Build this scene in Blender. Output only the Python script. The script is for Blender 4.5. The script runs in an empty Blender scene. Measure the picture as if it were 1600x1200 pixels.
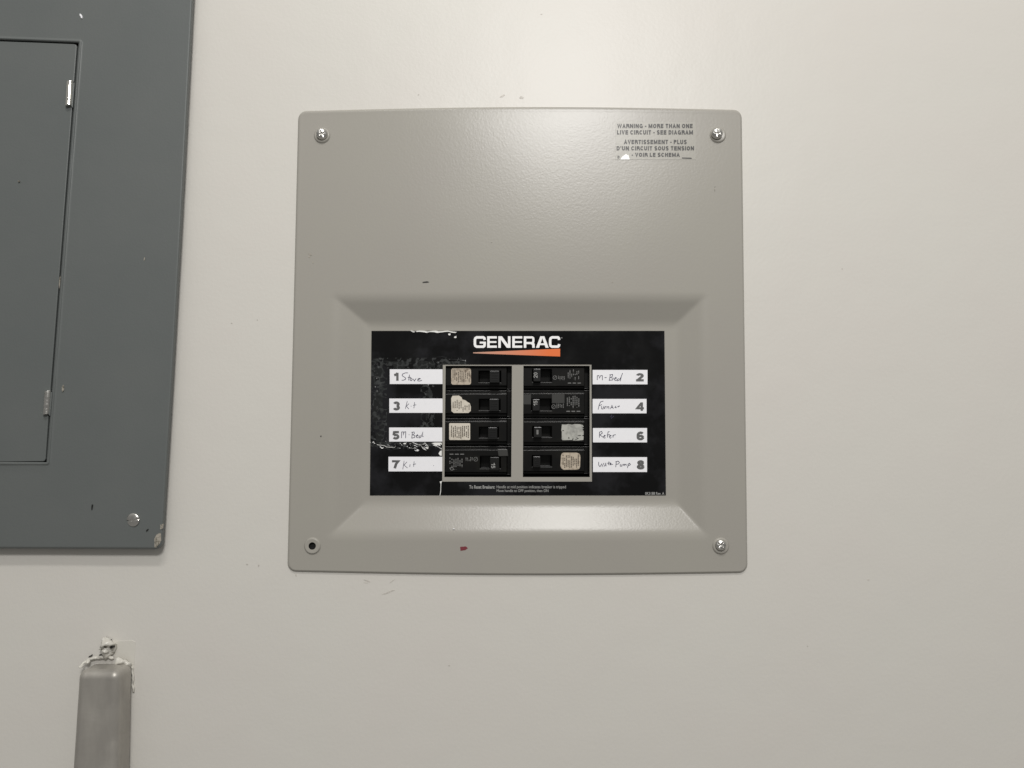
import bpy, bmesh, math, random
import numpy as np
from mathutils import Vector, Matrix, noise

random.seed(7)
S = bpy.context.scene
C = S.collection
R = math.radians

# ------------------------------------------------------------------ camera, world, lamps, exposure
D = 0.684            # metres from lens to wall
F = 1200.0           # focal length in photo pixels (photo is 1600 wide)
PITCH = R(3.5)
cd = bpy.data.cameras.new('camera')
cd.sensor_width = 36; cd.lens = 36 * F / 1600
cd.clip_start = 0.01; cd.clip_end = 50
cam = bpy.data.objects.new('camera', cd); C.objects.link(cam)
cam.location = (0, -D, 0); cam.rotation_euler = (R(90) + PITCH, 0, 0)
S.camera = cam

w = bpy.data.worlds.new('World'); S.world = w; w.use_nodes = True
bg = w.node_tree.nodes['Background']
bg.inputs[1].default_value = 1.0
_n = w.node_tree
_tc = _n.nodes.new('ShaderNodeTexCoord'); _sx = _n.nodes.new('ShaderNodeSeparateXYZ'); _cr = _n.nodes.new('ShaderNodeValToRGB')
_mr = _n.nodes.new('ShaderNodeMapRange'); _mr.inputs[1].default_value = -1; _mr.inputs[2].default_value = 1
_n.links.new(_tc.outputs['Generated'], _sx.inputs[0]); _n.links.new(_sx.outputs[2], _mr.inputs[0]); _n.links.new(_mr.outputs[0], _cr.inputs[0])
_n.links.new(_cr.outputs[0], bg.inputs[0])
_cr.color_ramp.elements[0].position = 0.0; _cr.color_ramp.elements[0].color = (0.24, 0.23, 0.215, 1)     # floor
_cr.color_ramp.elements[1].position = 1.0; _cr.color_ramp.elements[1].color = (0.52, 0.51, 0.48, 1)      # ceiling
_e = _cr.color_ramp.elements.new(0.5); _e.color = (0.19, 0.187, 0.18, 1)                                   # far side of the dim room

def area(name, loc, target, sx, sy, power, col, shape='RECTANGLE'):
    l = bpy.data.lights.new(name, 'AREA'); l.shape = shape
    l.size = sx; l.size_y = sy; l.energy = power; l.color = col
    o = bpy.data.objects.new(name, l); C.objects.link(o); o.location = loc
    o.rotation_euler = (Vector(target) - Vector(loc)).to_track_quat('-Z', 'Y').to_euler()
    return o
area('ceiling_lamp', (0.165, -1.50, 0.93), (0.05, 0, 0.0), 0.46, 0.24, 15.0, (1.0, 0.98, 0.96), 'ELLIPSE')
area('overhead_fill', (0.0, -1.30, 1.75), (0.0, 0, 0.0), 0.9, 0.14, 14.5, (1.0, 0.975, 0.94))  # unseen overhead lamp, strengthened to fill the lower wall

S.view_settings.view_transform = 'Standard'; S.view_settings.look = 'None'
S.view_settings.exposure = 0.0; S.view_settings.gamma = 1.0
S.render.resolution_x = 1024; S.render.resolution_y = 768
S.cycles.max_bounces = 6; S.cycles.sample_clamp_indirect = 4

# ------------------------------------------------------------------ measuring: photo pixel -> point at height h off the wall
cp, sp_ = math.cos(PITCH), math.sin(PITCH)
def P(px, py, h=0.0):
    a = (px - 800) / F; b = (600 - py) / F
    dy = cp - b * sp_; dz = sp_ + b * cp
    t = (D - h) / dy
    return (a * t, -h, dz * t)
MM = D / F     # metres of wall per photo pixel

# ------------------------------------------------------------------ materials
def mat(name, col, rough=0.5, metal=0.0, spec=0.5, bump=None, var=None, roughvar=None, coat=0):
    m = bpy.data.materials.new(name); m.use_nodes = True
    nt = m.node_tree; b = nt.nodes['Principled BSDF']
    b.inputs['Base Color'].default_value = (*col, 1); b.inputs['Roughness'].default_value = rough
    b.inputs['Metallic'].default_value = metal; b.inputs['Specular IOR Level'].default_value = spec
    b.inputs['Coat Weight'].default_value = coat
    tc = nt.nodes.new('ShaderNodeTexCoord')
    def nz(scale, detail=3, rgh=0.55, stretch=(1, 1, 1)):
        mp = nt.nodes.new('ShaderNodeMapping'); mp.inputs['Scale'].default_value = stretch
        nt.links.new(tc.outputs['Object'], mp.inputs[0])
        n = nt.nodes.new('ShaderNodeTexNoise'); n.inputs['Scale'].default_value = scale
        n.inputs['Detail'].default_value = detail; n.inputs['Roughness'].default_value = rgh
        nt.links.new(mp.outputs[0], n.inputs['Vector']); return n
    if var:      # (scale, colour2, low, high)
        n = nz(var[0], 5, 0.6, var[4] if len(var) > 4 else (1, 1, 1))
        r = nt.nodes.new('ShaderNodeMapRange'); r.inputs[1].default_value = var[2]; r.inputs[2].default_value = var[3]
        nt.links.new(n.outputs[0], r.inputs[0])
        mx = nt.nodes.new('ShaderNodeMix'); mx.data_type = 'RGBA'
        mx.inputs[6].default_value = (*col, 1); mx.inputs[7].default_value = (*var[1], 1)
        nt.links.new(r.outputs[0], mx.inputs[0]); nt.links.new(mx.outputs[2], b.inputs['Base Color'])
    if roughvar:  # (scale, lo, hi)
        n = nz(roughvar[0], 4)
        r = nt.nodes.new('ShaderNodeMapRange'); r.inputs[1].default_value = 0.35; r.inputs[2].default_value = 0.65
        r.inputs[3].default_value = roughvar[1]; r.inputs[4].default_value = roughvar[2]
        nt.links.new(n.outputs[0], r.inputs[0]); nt.links.new(r.outputs[0], b.inputs['Roughness'])
    if bump:     # list of (scale, distance, detail)
        prev = None
        for sc, dist, det, *st in bump:
            n = nz(sc, det, .55, st[0] if st else (1, 1, 1)); bn = nt.nodes.new('ShaderNodeBump')
            bn.inputs['Distance'].default_value = dist; bn.inputs['Strength'].default_value = 1
            nt.links.new(n.outputs[0], bn.inputs['Height'])
            if prev: nt.links.new(prev.outputs[0], bn.inputs['Normal'])
            prev = bn
        nt.links.new(prev.outputs[0], b.inputs['Normal'])
    return m

M = {}
M['wall'] = mat('wall_paint', (0.646, 0.630, 0.585), 0.38, spec=0.38, bump=[(300, 0.00012, 3), (14, 0.0008, 2)],
                var=(7, (0.645, 0.620, 0.578), 0.35, 0.7))
M['cover'] = mat('beige_grey_enamel', (0.354, 0.341, 0.303), 0.265, spec=0.32, bump=[(560, 0.00006, 2)],
                 var=(9, (0.349, 0.333, 0.301), 0.35, 0.65))
M['grey'] = mat('dark_grey_enamel', (0.118, 0.129, 0.127), 0.45, spec=0.4, bump=[(500, 0.00008, 2), (25, 0.0003, 2)],
                var=(11, (0.126, 0.136, 0.133), 0.35, 0.65))
M['label'] = mat('black_glossy_vinyl', (0.002, 0.002, 0.0023), 0.10, spec=0.36, var=(22, (0.012, 0.012, 0.014), 0.47, 0.60),  # grey colour mottle imitates soft reflections
                 bump=[(45, 0.00018, 2), (420, 0.00001, 1)], roughvar=(40, 0.08, 0.22))
M['lifted_vinyl'] = mat('lifted_black_vinyl', (0.012, 0.013, 0.013), 0.16)  # paler base colour stands in for sheen on the lifted film
M['haze_vinyl'] = mat('black_vinyl_painted_sheen', (0.020, 0.022, 0.022), 0.2, var=(190, (0.05, 0.053, 0.053), 0.42, 0.66))  # grey blotches paint the soft reflections of the bubbled film
M['white'] = mat('white_print', (0.90, 0.90, 0.93), 0.35, var=(300, (0.85, 0.85, 0.88), 0.5, 0.8))
M['logo_white'] = mat('white_logo_ink', (0.95, 0.95, 0.95), 0.35)
M['small_ink'] = mat('pale_grey_ink', (0.34, 0.34, 0.33), 0.4)
M['digit'] = mat('grey_digit_ink', (0.105, 0.105, 0.105), 0.45, var=(900, (0.17, 0.17, 0.17), 0.5, 0.7))
M['pen'] = mat('dark_pen_ink', (0.035, 0.033, 0.07), 0.4)
M['dark_ink'] = mat('black_ink', (0.010, 0.009, 0.008), 0.4)
M['plastic'] = mat('black_breaker_plastic', (0.0035, 0.0034, 0.0032), 0.30, spec=0.28,
                   var=(60, (0.008, 0.0075, 0.006), 0.5, 0.72))
M['handle'] = mat('black_handle_plastic', (0.006, 0.006, 0.006), 0.28, spec=0.5, bump=[(900, 0.00003, 2)])
M['smoke'] = mat('smoky_grey_plastic', (0.045, 0.045, 0.043), 0.3)
M['interior'] = mat('dark_box_interior', (0.004, 0.004, 0.004), 0.7)
M['tan'] = mat('aged_tan_paper', (0.50, 0.43, 0.34), 0.45, var=(190, (0.24, 0.19, 0.14), 0.5, 0.66))
M['cream'] = mat('cream_paper', (0.66, 0.61, 0.52), 0.45, var=(150, (0.48, 0.43, 0.35), 0.52, 0.75))
M['silver'] = mat('worn_silver_foil', (0.50, 0.50, 0.46), 0.38, metal=0.25, var=(160, (0.30, 0.30, 0.28), 0.5, 0.7))
M['print_brown'] = mat('brown_print_ink', (0.07, 0.055, 0.04), 0.5)
M['print_grey'] = mat('grey_print_ink', (0.17, 0.17, 0.165), 0.4)
M['zinc'] = mat('zinc_plated_steel', (0.66, 0.65, 0.62), 0.24, metal=1.0, bump=[(700, 0.00008, 2)], roughvar=(400, 0.16, 0.38))
M['chrome'] = mat('bright_nickel', (0.78, 0.77, 0.72), 0.22, metal=1.0, bump=[(260, 0.00006, 2)])
M['duct'] = mat('dull_galvanised_steel', (0.34, 0.323, 0.295), 0.38, metal=0.4, bump=[(90, 0.00008, 2, (1, 1, 5)), (60, .0003, 2)],
                var=(35, (0.45, 0.43, 0.39), 0.45, 0.75, (1, 1, 0.35)), roughvar=(60, 0.3, 0.5))
M['caulk'] = mat('off_white_caulk', (0.62, 0.60, 0.545), 0.24, bump=[(300, 0.0002, 3)])
M['patch'] = mat('wall_touch_up_paint', (0.64, 0.62, 0.565), 0.36, bump=[(400, 0.0001, 2)])
M['scuff'] = mat('grey_scuff', (0.46, 0.44, 0.40), 0.5, var=(500, (0.56, 0.53, 0.48), 0.45, 0.55))
M['chip'] = mat('bare_primer', (0.38, 0.35, 0.30), 0.4, var=(500, (0.16, 0.15, 0.12), 0.48, 0.6), bump=[(500, 0.0003, 2)])
M['red'] = mat('dark_red_paint_fleck', (0.19, 0.035, 0.045), 0.4)
M['tear_glint'] = mat('torn_vinyl_glint_white', (0.85, 0.85, 0.82), 0.25)  # torn vinyl, also glints painted white along the bubbles
M['film'] = mat('clear_label_film', (0.365, 0.352, 0.312), 0.30, spec=0.36, bump=[(560, 0.00005, 2)])

# orange wedge: a printed fade from pale tan to orange
mo = mat('orange_print', (0.75, 0.19, 0.04), 0.4); M['orange'] = mo
nt = mo.node_tree; tc = nt.nodes.new('ShaderNodeTexCoord'); sx = nt.nodes.new('ShaderNodeSeparateXYZ')
rr = nt.nodes.new('ShaderNodeMapRange'); rr.inputs[1].default_value = P(740, 551)[0]; rr.inputs[2].default_value = P(858, 551)[0]
mx = nt.nodes.new('ShaderNodeMix'); mx.data_type = 'RGBA'
mx.inputs[6].default_value = (0.55, 0.33, 0.24, 1); mx.inputs[7].default_value = (0.80, 0.165, 0.03, 1)
nt.links.new(tc.outputs['Object'], sx.inputs[0]); nt.links.new(sx.outputs[0], rr.inputs[0])
nt.links.new(rr.outputs[0], mx.inputs[0]); nt.links.new(mx.outputs[2], nt.nodes['Principled BSDF'].inputs['Base Color'])

# ------------------------------------------------------------------ object helpers
def thing(name, label, cat, loc, group=None):
    o = bpy.data.objects.new(name, None); C.objects.link(o); o.location = loc; o.empty_display_size = 0.02
    o['label'] = label; o['category'] = cat
    if group: o['group'] = group
    return o
def obj(name, verts, faces, m, parent=None, smooth=False, label=None):
    me = bpy.data.meshes.new(name); me.from_pydata(verts, [], faces); me.validate(); me.update()
    me.materials.append(M[m])
    if smooth:
        me.polygons.foreach_set('use_smooth', [True] * len(me.polygons))
    o = bpy.data.objects.new(name, me); C.objects.link(o)
    if parent is not None:
        o.parent = parent; o.matrix_parent_inverse = Matrix.Translation(-parent.location)
    if label: o['label'] = label
    return o
def fix(o):
    bm = bmesh.new(); bm.from_mesh(o.data); bmesh.ops.remove_doubles(bm, verts=bm.verts, dist=1e-7)
    bmesh.ops.recalc_face_normals(bm, faces=bm.faces); bm.to_mesh(o.data); bm.free(); return o
def bevel(o, width, seg=2, ang=35):
    b = o.modifiers.new('bevel', 'BEVEL'); b.width = width; b.segments = seg; b.limit_method = 'ANGLE'; b.angle_limit = R(ang)
    return o

def sheet(name, xs, ys, fmap, m, parent, skip=None, smooth=True, rim=None):
    """grid of (X, Y) -> world; cells for which skip() holds are left out; rim = depth of the hole edges"""
    xs = list(xs); ys = list(ys); nx, ny = len(xs), len(ys)
    V = [fmap(x, y) for y in ys for x in xs]; Fc = []; keep = {}
    for j in range(ny - 1):
        for i in range(nx - 1):
            if skip and skip((xs[i] + xs[i+1]) / 2, (ys[j] + ys[j+1]) / 2): continue
            keep[(i, j)] = 1
            a = j * nx + i; Fc.append((a, a + nx, a + nx + 1, a + 1))
    if rim:
        back = {}; front = {}
        def fr(k):
            if k not in front: front[k] = len(V); V.append(V[k])
            return front[k]
        def bk(k):
            if k not in back:
                v = V[k]; back[k] = len(V); V.append((v[0], v[1] + rim, v[2]))
            return back[k]
        for (i, j) in keep:
            a = j * nx + i
            for di, dj, p, q in ((-1, 0, a, a + nx), (1, 0, a + nx + 1, a + 1), (0, -1, a + 1, a), (0, 1, a + nx, a + nx + 1)):
                if (i + di, j + dj) not in keep: Fc.append((fr(q), fr(p), bk(p), bk(q)))
    return obj(name, V, Fc, m, parent, smooth)

def lines(a, b, step, fixed=()):
    """coordinates from a to b no farther than step apart that hit every value in fixed"""
    pts = sorted({a, b, *[f for f in fixed if a < f < b]}); out = [pts[0]]
    for p, q in zip(pts, pts[1:]):
        n = max(1, math.ceil((q - p) / step - 1e-6))
        out += [p + (q - p) * k / n for k in range(1, n + 1)]
    return out

def poly_slab(name, pts, h0, h1, m, parent, bev=0, label=None, sub=0):
    """closed outline in photo pixels, from height h0 to h1; straight sides square to the wall"""
    n = len(pts)
    f = [P(x, y, h1) for x, y in pts]
    V = [v for v in f] + [(v[0], -h0, v[2]) for v in f]
    Fc = [tuple(range(n))[::-1]] + [(k, (k + 1) % n, (k + 1) % n + n, k + n) for k in range(n)]
    o = fix(obj(name, V, Fc, m, parent, False, label))
    if bev: bevel(o, bev)
    return o
def rrect(x0, y0, x1, y1, r=0, n=5):
    if r <= 0: return [(x0, y0), (x1, y0), (x1, y1), (x0, y1)]
    out = []
    for cx, cy, a0 in ((x1 - r, y0 + r, -90), (x1 - r, y1 - r, 0), (x0 + r, y1 - r, 90), (x0 + r, y0 + r, 180)):
        for k in range(n + 1):
            a = R(a0 + 90 * k / n); out.append((cx + r * math.cos(a), cy + r * math.sin(a)))
    return out

def flat(name, polys, h, m, parent, label=None):
    """flat print: list of pixel polygons; each one a hair above the last so that no two share a plane"""
    V = []; Fc = []
    for k, p in enumerate(polys):
        b = len(V); V += [P(x, y, h + (k % 40) * 1.5e-6) for x, y in p]
        # orientation towards the room
        ar = sum(p[i][0] * p[(i + 1) % len(p)][1] - p[(i + 1) % len(p)][0] * p[i][1] for i in range(len(p)))
        idx = list(range(b, b + len(p)))
        Fc.append(tuple(idx[::-1] if ar > 0 else idx))
    return obj(name, V, Fc, m, parent, False, label)

def ribbon(pl, wd, wy=None):
    """polyline -> list of mitred quads"""
    pl = [Vector(p) for p in pl]; n = len(pl); L = []; Rt = []
    for i in range(n):
        a = (pl[i] - pl[i-1]).normalized() if i else None
        b = (pl[i+1] - pl[i]).normalized() if i < n - 1 else None
        if a is None: a = b
        if b is None: b = a
        t = (a + b); t = t.normalized() if t.length > 1e-4 else b
        nrm = Vector((-t.y, t.x)); k = 1 / max(0.5, nrm.dot(Vector((-b.y, b.x))))
        L.append(pl[i] + nrm * wd / 2 * k); Rt.append(pl[i] - nrm * wd / 2 * k)
    return [[tuple(L[i]), tuple(L[i+1]), tuple(Rt[i+1]), tuple(Rt[i])] for i in range(n - 1)]

def arc(cx, cy, rx, ry, a0, a1, n=10):
    return [(cx + rx * math.cos(R(a0 + (a1 - a0) * k / n)), cy + ry * math.sin(R(a0 + (a1 - a0) * k / n))) for k in range(n + 1)]

# stroke lettering, unit cell (0..w, 0..1), y down, stroke centre lines
def glyphs(s):
    e = s / 2; b = 1 - e
    def box_c(w_):   # open round letter
        return arc(w_/2, .5, w_/2 - e, .5 - e, -40, -320, 20)
    G = {
     'A': (.78, [[(e*.7, 1), (.39, e*.6), (.78-e*.7, 1)], [(.17, .66), (.61, .66)]]),
     'C': (.76, [box_c(.78)]),
     'D': (.74, [[(e, 0), (e, 1)], [(e, e), (.38, e)] + arc(.38, .5, .36-e, .5-e, -90, 90, 10)[1:] + [(e, b)]]),
     'E': (.66, [[(e, 0), (e, 1)], [(e, e), (.66, e)], [(e, .48), (.62, .48)], [(e, b), (.66, b)]]),
     'G': (.80, [arc(.40, .5, .40-e, .5-e, -40, -350, 20) + [(.80-e, .55)], [(.45, .56), (.80, .56)], [(.80-e, .56), (.80-e, 1)]]),
     'H': (.74, [[(e, 0), (e, 1)], [(.74-e, 0), (.74-e, 1)], [(e, .48), (.74-e, .48)]]),
     'I': (s, [[(e, 0), (e, 1)]]),
     'L': (.60, [[(e, 0), (e, b), (.60, b)]]),
     'M': (.94, [[(e, 1), (e, 0)], [(.94-e, 0), (.94-e, 1)], [(e, e*.5), (.47, .80), (.94-e, e*.5)]]),
     'N': (.80, [[(e, 1), (e, 0)], [(.80-e, 0), (.80-e, 1)], [(e, e*.4), (.80-e, 1-e*.4)]]),
     'O': (.82, [arc(.41, .5, .41-e, .5-e, -90, 270, 24)]),
     'P': (.68, [[(e, 0), (e, 1)], [(e, e), (.42, e)] + arc(.42, .29, .26-e, .29-e, -90, 90, 8)[1:] + [(e, .58-e)]]),
     'R': (.74, [[(e, 0), (e, 1)], [(e, e), (.46, e)] + arc(.46, .29, .26-e, .29-e, -90, 90, 8)[1:] + [(e, .58-e)], [(.46, .54), (.66, .66), (.68, 1)]]),
     'S': (.70, [arc(.35, .29, .35-e, .29-e*.8, -20, -235, 12) + arc(.35, .71, .35-e, .29-e*.8, -60, 160, 12)]),
     'T': (.66, [[(0, e), (.66, e)], [(.33, e), (.33, 1)]]),
     'U': (.74, [[(e, 0), (e, .6)] + arc(.37, .62, .37-e, .38-e, 180, 0, 10) + [(.74-e, .6), (.74-e, 0)]]),
     'V': (.74, [[(e*.7, 0), (.37, 1-e*.6), (.74-e*.7, 0)]]),
     'W': (1.05, [[(e*.7, 0), (.27, 1-e*.5), (.525, e), (.78, 1-e*.5), (1.05-e*.7, 0)]]),
     '-': (.34, [[(0, .58), (.34, .58)]]), "'": (s, [[(e, 0), (e, .32)]]), ' ': (.20, []),
     '0': (.62, [arc(.31, .5, .31-e, .5-e, -90, 270, 20)]),
     '1': (.58, [[(.02, .30), (.26, .24), (.58-e, e*.3)], [(.58-e, 0), (.58-e, 1)]]),
     '2': (.74, [arc(.37, .32, .37-e, .32-e, 190, 380, 12) + [(e*1.1, b)], [(0, b), (.74, b)]]),
     '3': (.76, [arc(.38, .29, .36-e, .29-e*.9, 195, 445, 14), arc(.38, .70, .38-e, .30-e*.9, -85, 165, 14)]),
     '4': (.80, [[(.58, 0), (.58, 1)], [(.55, e*.6), (e*.8, .70), (.80, .70)]]),
     '5': (.76, [[(.70, e), (.20, e), (.14, .50)] , arc(.37, .66, .38-e, .34-e, 215, 515, 16)]),
     '6': (.76, [arc(.38, .68, .38-e, .32-e, 0, 360, 20), [(e, .68)] + arc(.40, .40, .40-e, .40-e, 180, 320, 10)]),
     '7': (.74, [[(0, e), (.74-e*.8, e), (.42, .45), (.28, 1)]]),
     '8': (.78, [arc(.39, .27, .35-e, .27-e*.9, 0, 360, 20), arc(.39, .72, .39-e, .28-e*.9, 0, 360, 20)]),
    }
    return G
def lettering(text, x0, y0, x1, y1, s, gap=.16, rot=0):
    G = glyphs(s); pos = 0; strokes = []
    for ch in text:
        wdt, st = G[ch]
        strokes += [[(pos + x, y) for x, y in k] for k in st]; pos += wdt + gap
    tot = pos - gap
    quads = []
    for k in strokes: quads += ribbon(k, s)
    out = []
    for q in quads:
        o = []
        for x, y in q:
            u, v = x / tot, y
            if rot == 90: u, v = 1 - v, u          # reads downwards
            if rot == -90: u, v = v, 1 - u         # reads upwards
            o.append((x0 + u * (x1 - x0), y0 + v * (y1 - y0)))
        out.append(o)
    return out

def typed(name, text, x0, y0, x1, y1, h, m, parent, off=0.0):
    cu = bpy.data.curves.new('t', 'FONT'); cu.body = text; cu.size = 1; cu.offset = off; cu.resolution_u = 3; cu.fill_mode = 'FRONT'
    to = bpy.data.objects.new('t', cu); C.objects.link(to)
    me = bpy.data.meshes.new_from_object(to.evaluated_get(bpy.context.evaluated_depsgraph_get()))
    vs = [v.co.copy() for v in me.vertices]; fs = [tuple(p.vertices) for p in me.polygons]
    bpy.data.objects.remove(to); bpy.data.curves.remove(cu); bpy.data.meshes.remove(me)
    ax, bx = min(v.x for v in vs), max(v.x for v in vs); ay, by = min(v.y for v in vs), max(v.y for v in vs)
    V = [P(x0 + (v.x - ax) / (bx - ax) * (x1 - x0), y1 - (v.y - ay) / (by - ay) * (y1 - y0), h) for v in vs]
    return obj(name, V, fs, m, parent)

def polar(name, c, rings, nseg, hf, m, parent, tilt=(0, 0), smooth=True):
    """disc round world point c facing the room; hf(r, a) is the height"""
    V = []; Fc = []
    T = Matrix.Rotation(R(tilt[0]), 3, 'X') @ Matrix.Rotation(R(tilt[1]), 3, 'Z')
    for r in rings:
        for k in range(nseg):
            a = 2 * math.pi * k / nseg
            V.append(tuple(Vector(c) + T @ Vector((r * math.cos(a), -hf(r, a), r * math.sin(a)))))
    for j in range(len(rings) - 1):
        for k in range(nseg):
            a, b = j * nseg + k, j * nseg + (k + 1) % nseg
            Fc.append((a, b, b + nseg, a + nseg))
    if rings[0] > 0 and rings[0] < 0.0004: Fc.append(tuple(range(nseg))[::-1])
    return obj(name, V, Fc, m, parent, smooth)

def screw(px, py, h, r, ang, kind, parent, tilt=(0, 0), dome=0.0022, stand=0.0012):
    c = P(px, py, h + stand + dome * .6); c = (c[0], -h, c[2])
    def hf(q, a):
        z = stand + dome * math.sqrt(max(0, 1 - (q / (r * 1.02)) ** 2))
        x = q * math.cos(a - ang); y = q * math.sin(a - ang)
        d = 0
        if kind == 'cross':
            for u, v in ((x, y), (y, x)):
                if abs(v) < r * .13 and abs(u) < r * .62: d = max(d, .0016 * (1 - abs(u) / (r * .75)))
        else:
            if abs(y) < r * .12: d = .0011
        if q < r * .02: d = .0012
        return max(z - d, 0)
    rings = [0.00015] + [r * k / 22 for k in range(1, 23)]
    o = polar('screw', c, rings, 96, hf, 'zinc', parent, tilt)
    # skirt of the head
    n = 96; V = []; T = Matrix.Rotation(R(tilt[0]), 3, 'X') @ Matrix.Rotation(R(tilt[1]), 3, 'Z')
    me = o.data; bm = bmesh.new(); bm.from_mesh(me); bm.verts.ensure_lookup_table()
    last = [bm.verts[len(bm.verts) - n + k] for k in range(n)]
    low = [bm.verts.new(Vector(c) + T @ Vector((r * .98 * math.cos(2*math.pi*k/n), .0008, r * .98 * math.sin(2*math.pi*k/n)))) for k in range(n)]
    for k in range(n):
        f = bm.faces.new((last[k], last[(k+1) % n], low[(k+1) % n], low[k])); f.smooth = False
    bmesh.ops.recalc_face_normals(bm, faces=bm.faces); bm.to_mesh(me); bm.free()
    return o

# ------------------------------------------------------------------ wall
HOLE = (500, 448, 1124, 848)
def wall():
    xs = lines(-700, 2300, 300, (HOLE[0], HOLE[2])); ys = lines(-600, 1900, 300, (HOLE[1], HOLE[3]))
    o = sheet('wall', xs, ys, lambda x, y: P(x, y, 0), 'wall', None,
              skip=lambda x, y: HOLE[0] < x < HOLE[2] and HOLE[1] < y < HOLE[3], smooth=False)
    o['kind'] = 'structure'
    return o
W = wall()
def blot(cx, cy, rx, ry, ang, seed, n=14, j=.3):
    rnd = random.Random(seed); out = []
    for k in range(n):
        a = 2 * math.pi * k / n; q = 1 + rnd.uniform(-j, j)
        x, y = rx * q * math.cos(a), ry * q * math.sin(a)
        out.append((cx + x * math.cos(R(ang)) - y * math.sin(R(ang)), cy + x * math.sin(R(ang)) + y * math.cos(R(ang))))
    return out
for (x, y, rx, ry, a, mm_) in ((574, 908, 5.5, 1.1, 20, 'scuff'), (571.5, 910.5, 3, 1.3, 10, 'caulk'), (607, 925.5, 9, 1.1, -20, 'scuff'),
        (613, 908, 5, .5, -35, 'scuff'), (386, 882, 1.4, 1.2, 0, 'scuff'), (404, 884, 1.2, 2, 10, 'scuff'), (462.5, 899, .9, 2, 0, 'scuff'),
        (785, 150, 4, 1.4, -25, 'scuff'), (815, 152.5, 3.2, 2.2, 0, 'scuff'), (402, 500, 1, .7, 0, 'scuff'), (654, 148, 1.2, .8, 0, 'scuff'),
        (846, 22, 1.5, .8, 0, 'scuff'), (1357, 906, 1.6, 1.1, 0, 'scuff'), (1316, 420, 1.1, 1.1, 0, 'scuff'), (1262, 1010, 1.2, .9, 0, 'scuff'),
        (362, 505, 1.1, .7, 0, 'scuff'), (702, 1040, 1.3, .9, 0, 'scuff')):
    poly_slab('scuff_mark', blot(x, y, rx, ry, a, int(x)), 0, 0.00015, mm_, W)

# ------------------------------------------------------------------ beige transfer-switch panel
PL = 0.0026          # height of the flat plate
DEEP = 0.0098        # depth of the dish
FL = PL - DEEP       # dish floor
L0, R0, T0, B0 = 455.0, 1164.8, 172.5, 893.5
panel = thing('breaker_panel', 'beige-grey flush electrical panel with recessed black label and eight small breakers', 'electrical panel', P(808, 893, 0))
def kx(X): return -.0237 + (X - 457) / 706 * .0362
def sramp(t, k=.20):
    """0..1 ramp with rounded ends"""
    if t <= -k: return 0.0
    if t < k: return (t + k) ** 2 / (4 * k)
    if t <= 1 - k: return t
    if t < 1 + k: return 1 - (1 + k - t) ** 2 / (4 * k)
    return 1.0
def smin(a, b, k=.10):
    hh = max(0, min(1, .5 + .5 * (b - a) / k)); return b * (1 - hh) + a * hh - k * hh * (1 - hh)
def dish(X, Y):
    fx = smin(sramp((X - 521) / 52), sramp((1101 - X) / 45), .02)
    fy = smin(sramp((Y - 465) / 43), sramp((835 - Y) / 50), .02)
    return min(1.0, max(0, smin(fx, fy, .05)) / 0.98)
BR_ = 13.0
def corner(X, Y):
    """square corners of the outline -> round ones; also the distance to the edge"""
    cx = min(max(X, L0 + BR_), R0 - BR_); cy = min(max(Y, T0 + BR_), B0 - BR_)
    a, b = (X - cx) / BR_, (Y - cy) / BR_
    d = BR_ * (1 - max(abs(a), abs(b)))
    if abs(a) > 1e-6 and abs(b) > 1e-6:
        q = max(abs(a), abs(b)) / math.hypot(a, b); a *= q; b *= q
        return cx + a * BR_, cy + b * BR_, d
    return X, Y, min(X - L0, R0 - X, Y - T0, B0 - Y)
def cover_map(X, Y):
    x, y, d = corner(X, Y)
    h = PL - DEEP * dish(X, Y)
    if d < 3.2: h = PL * math.sqrt(max(0, 1 - (1 - d / 3.2) ** 2)) + .0001
    h += 0.00025 * noise.noise(Vector((x / 160, y / 160, 3.1))) * min(1, d / 30) * (1 - dish(X, Y))
    if Y < 465:
        wgt = (465 - Y) / 292; u = (X - 455) / 710
        y += wgt * (1.2 - 5.6 * math.sin(math.pi * min(1, max(0, u * .98))) - 1.6 * u)
    if Y > 835:
        wgt = (Y - 835) / 58; u = (X - 455) / 710
        y += wgt * (-1 + 4.6 * math.sin(math.pi * u) + 2.0 * u)
    return P(x + (y - 640) * kx(x), y, h)
OPEN = ((695.5, 571.5, 799.5, 745.5), (817.5, 571.5, 921.5, 745.5))
BOSS = ((503, 211), (1122, 210.5), (488, 853), (1126.5, 853))
def unmap(px, py):   # photo pixel -> (X, Y) of the cover sheet, good enough for the bosses
    x = px
    for _ in range(5): x = px - (py - 640) * kx(x)
    return x, py
BXY = [unmap(*b) for b in BOSS]
xs = lines(L0, R0, 6, [L0 + k for k in (.2, .6, 1.1, 1.7, 2.4, 3.2, 6, 9, 13)] + [R0 - k for k in (.2, .6, 1.1, 1.7, 2.4, 3.2, 6, 9, 13)]
           + [511 + 2.5 * k for k in range(30)] + [1045 + 2.5 * k for k in range(27)] + [695.5, 799.5, 817.5, 921.5]
           + [b[0] + q for b in BXY for q in (-9, -6, -3, 0, 3, 6, 9)])
ys = lines(T0, B0, 6, [T0 + k for k in (.2, .6, 1.1, 1.7, 2.4, 3.2, 6, 9, 13)] + [B0 - k for k in (.2, .6, 1.1, 1.7, 2.4, 3.2, 6, 9, 13)]
           + [455 + 2.5 * k for k in range(26)] + [775 + 2.5 * k for k in range(29)] + [571.5, 745.5]
           + [b[1] + q for b in BXY for q in (-9, -6, -3, 0, 3, 6, 9)])
def cover_skip(X, Y):
    for a, b, c, d in OPEN:
        if a < X < c and b < Y < d: return True
    for bx, by in BXY:
        if math.hypot(X - bx, Y - by) < 9.0: return True
    return False
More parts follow.
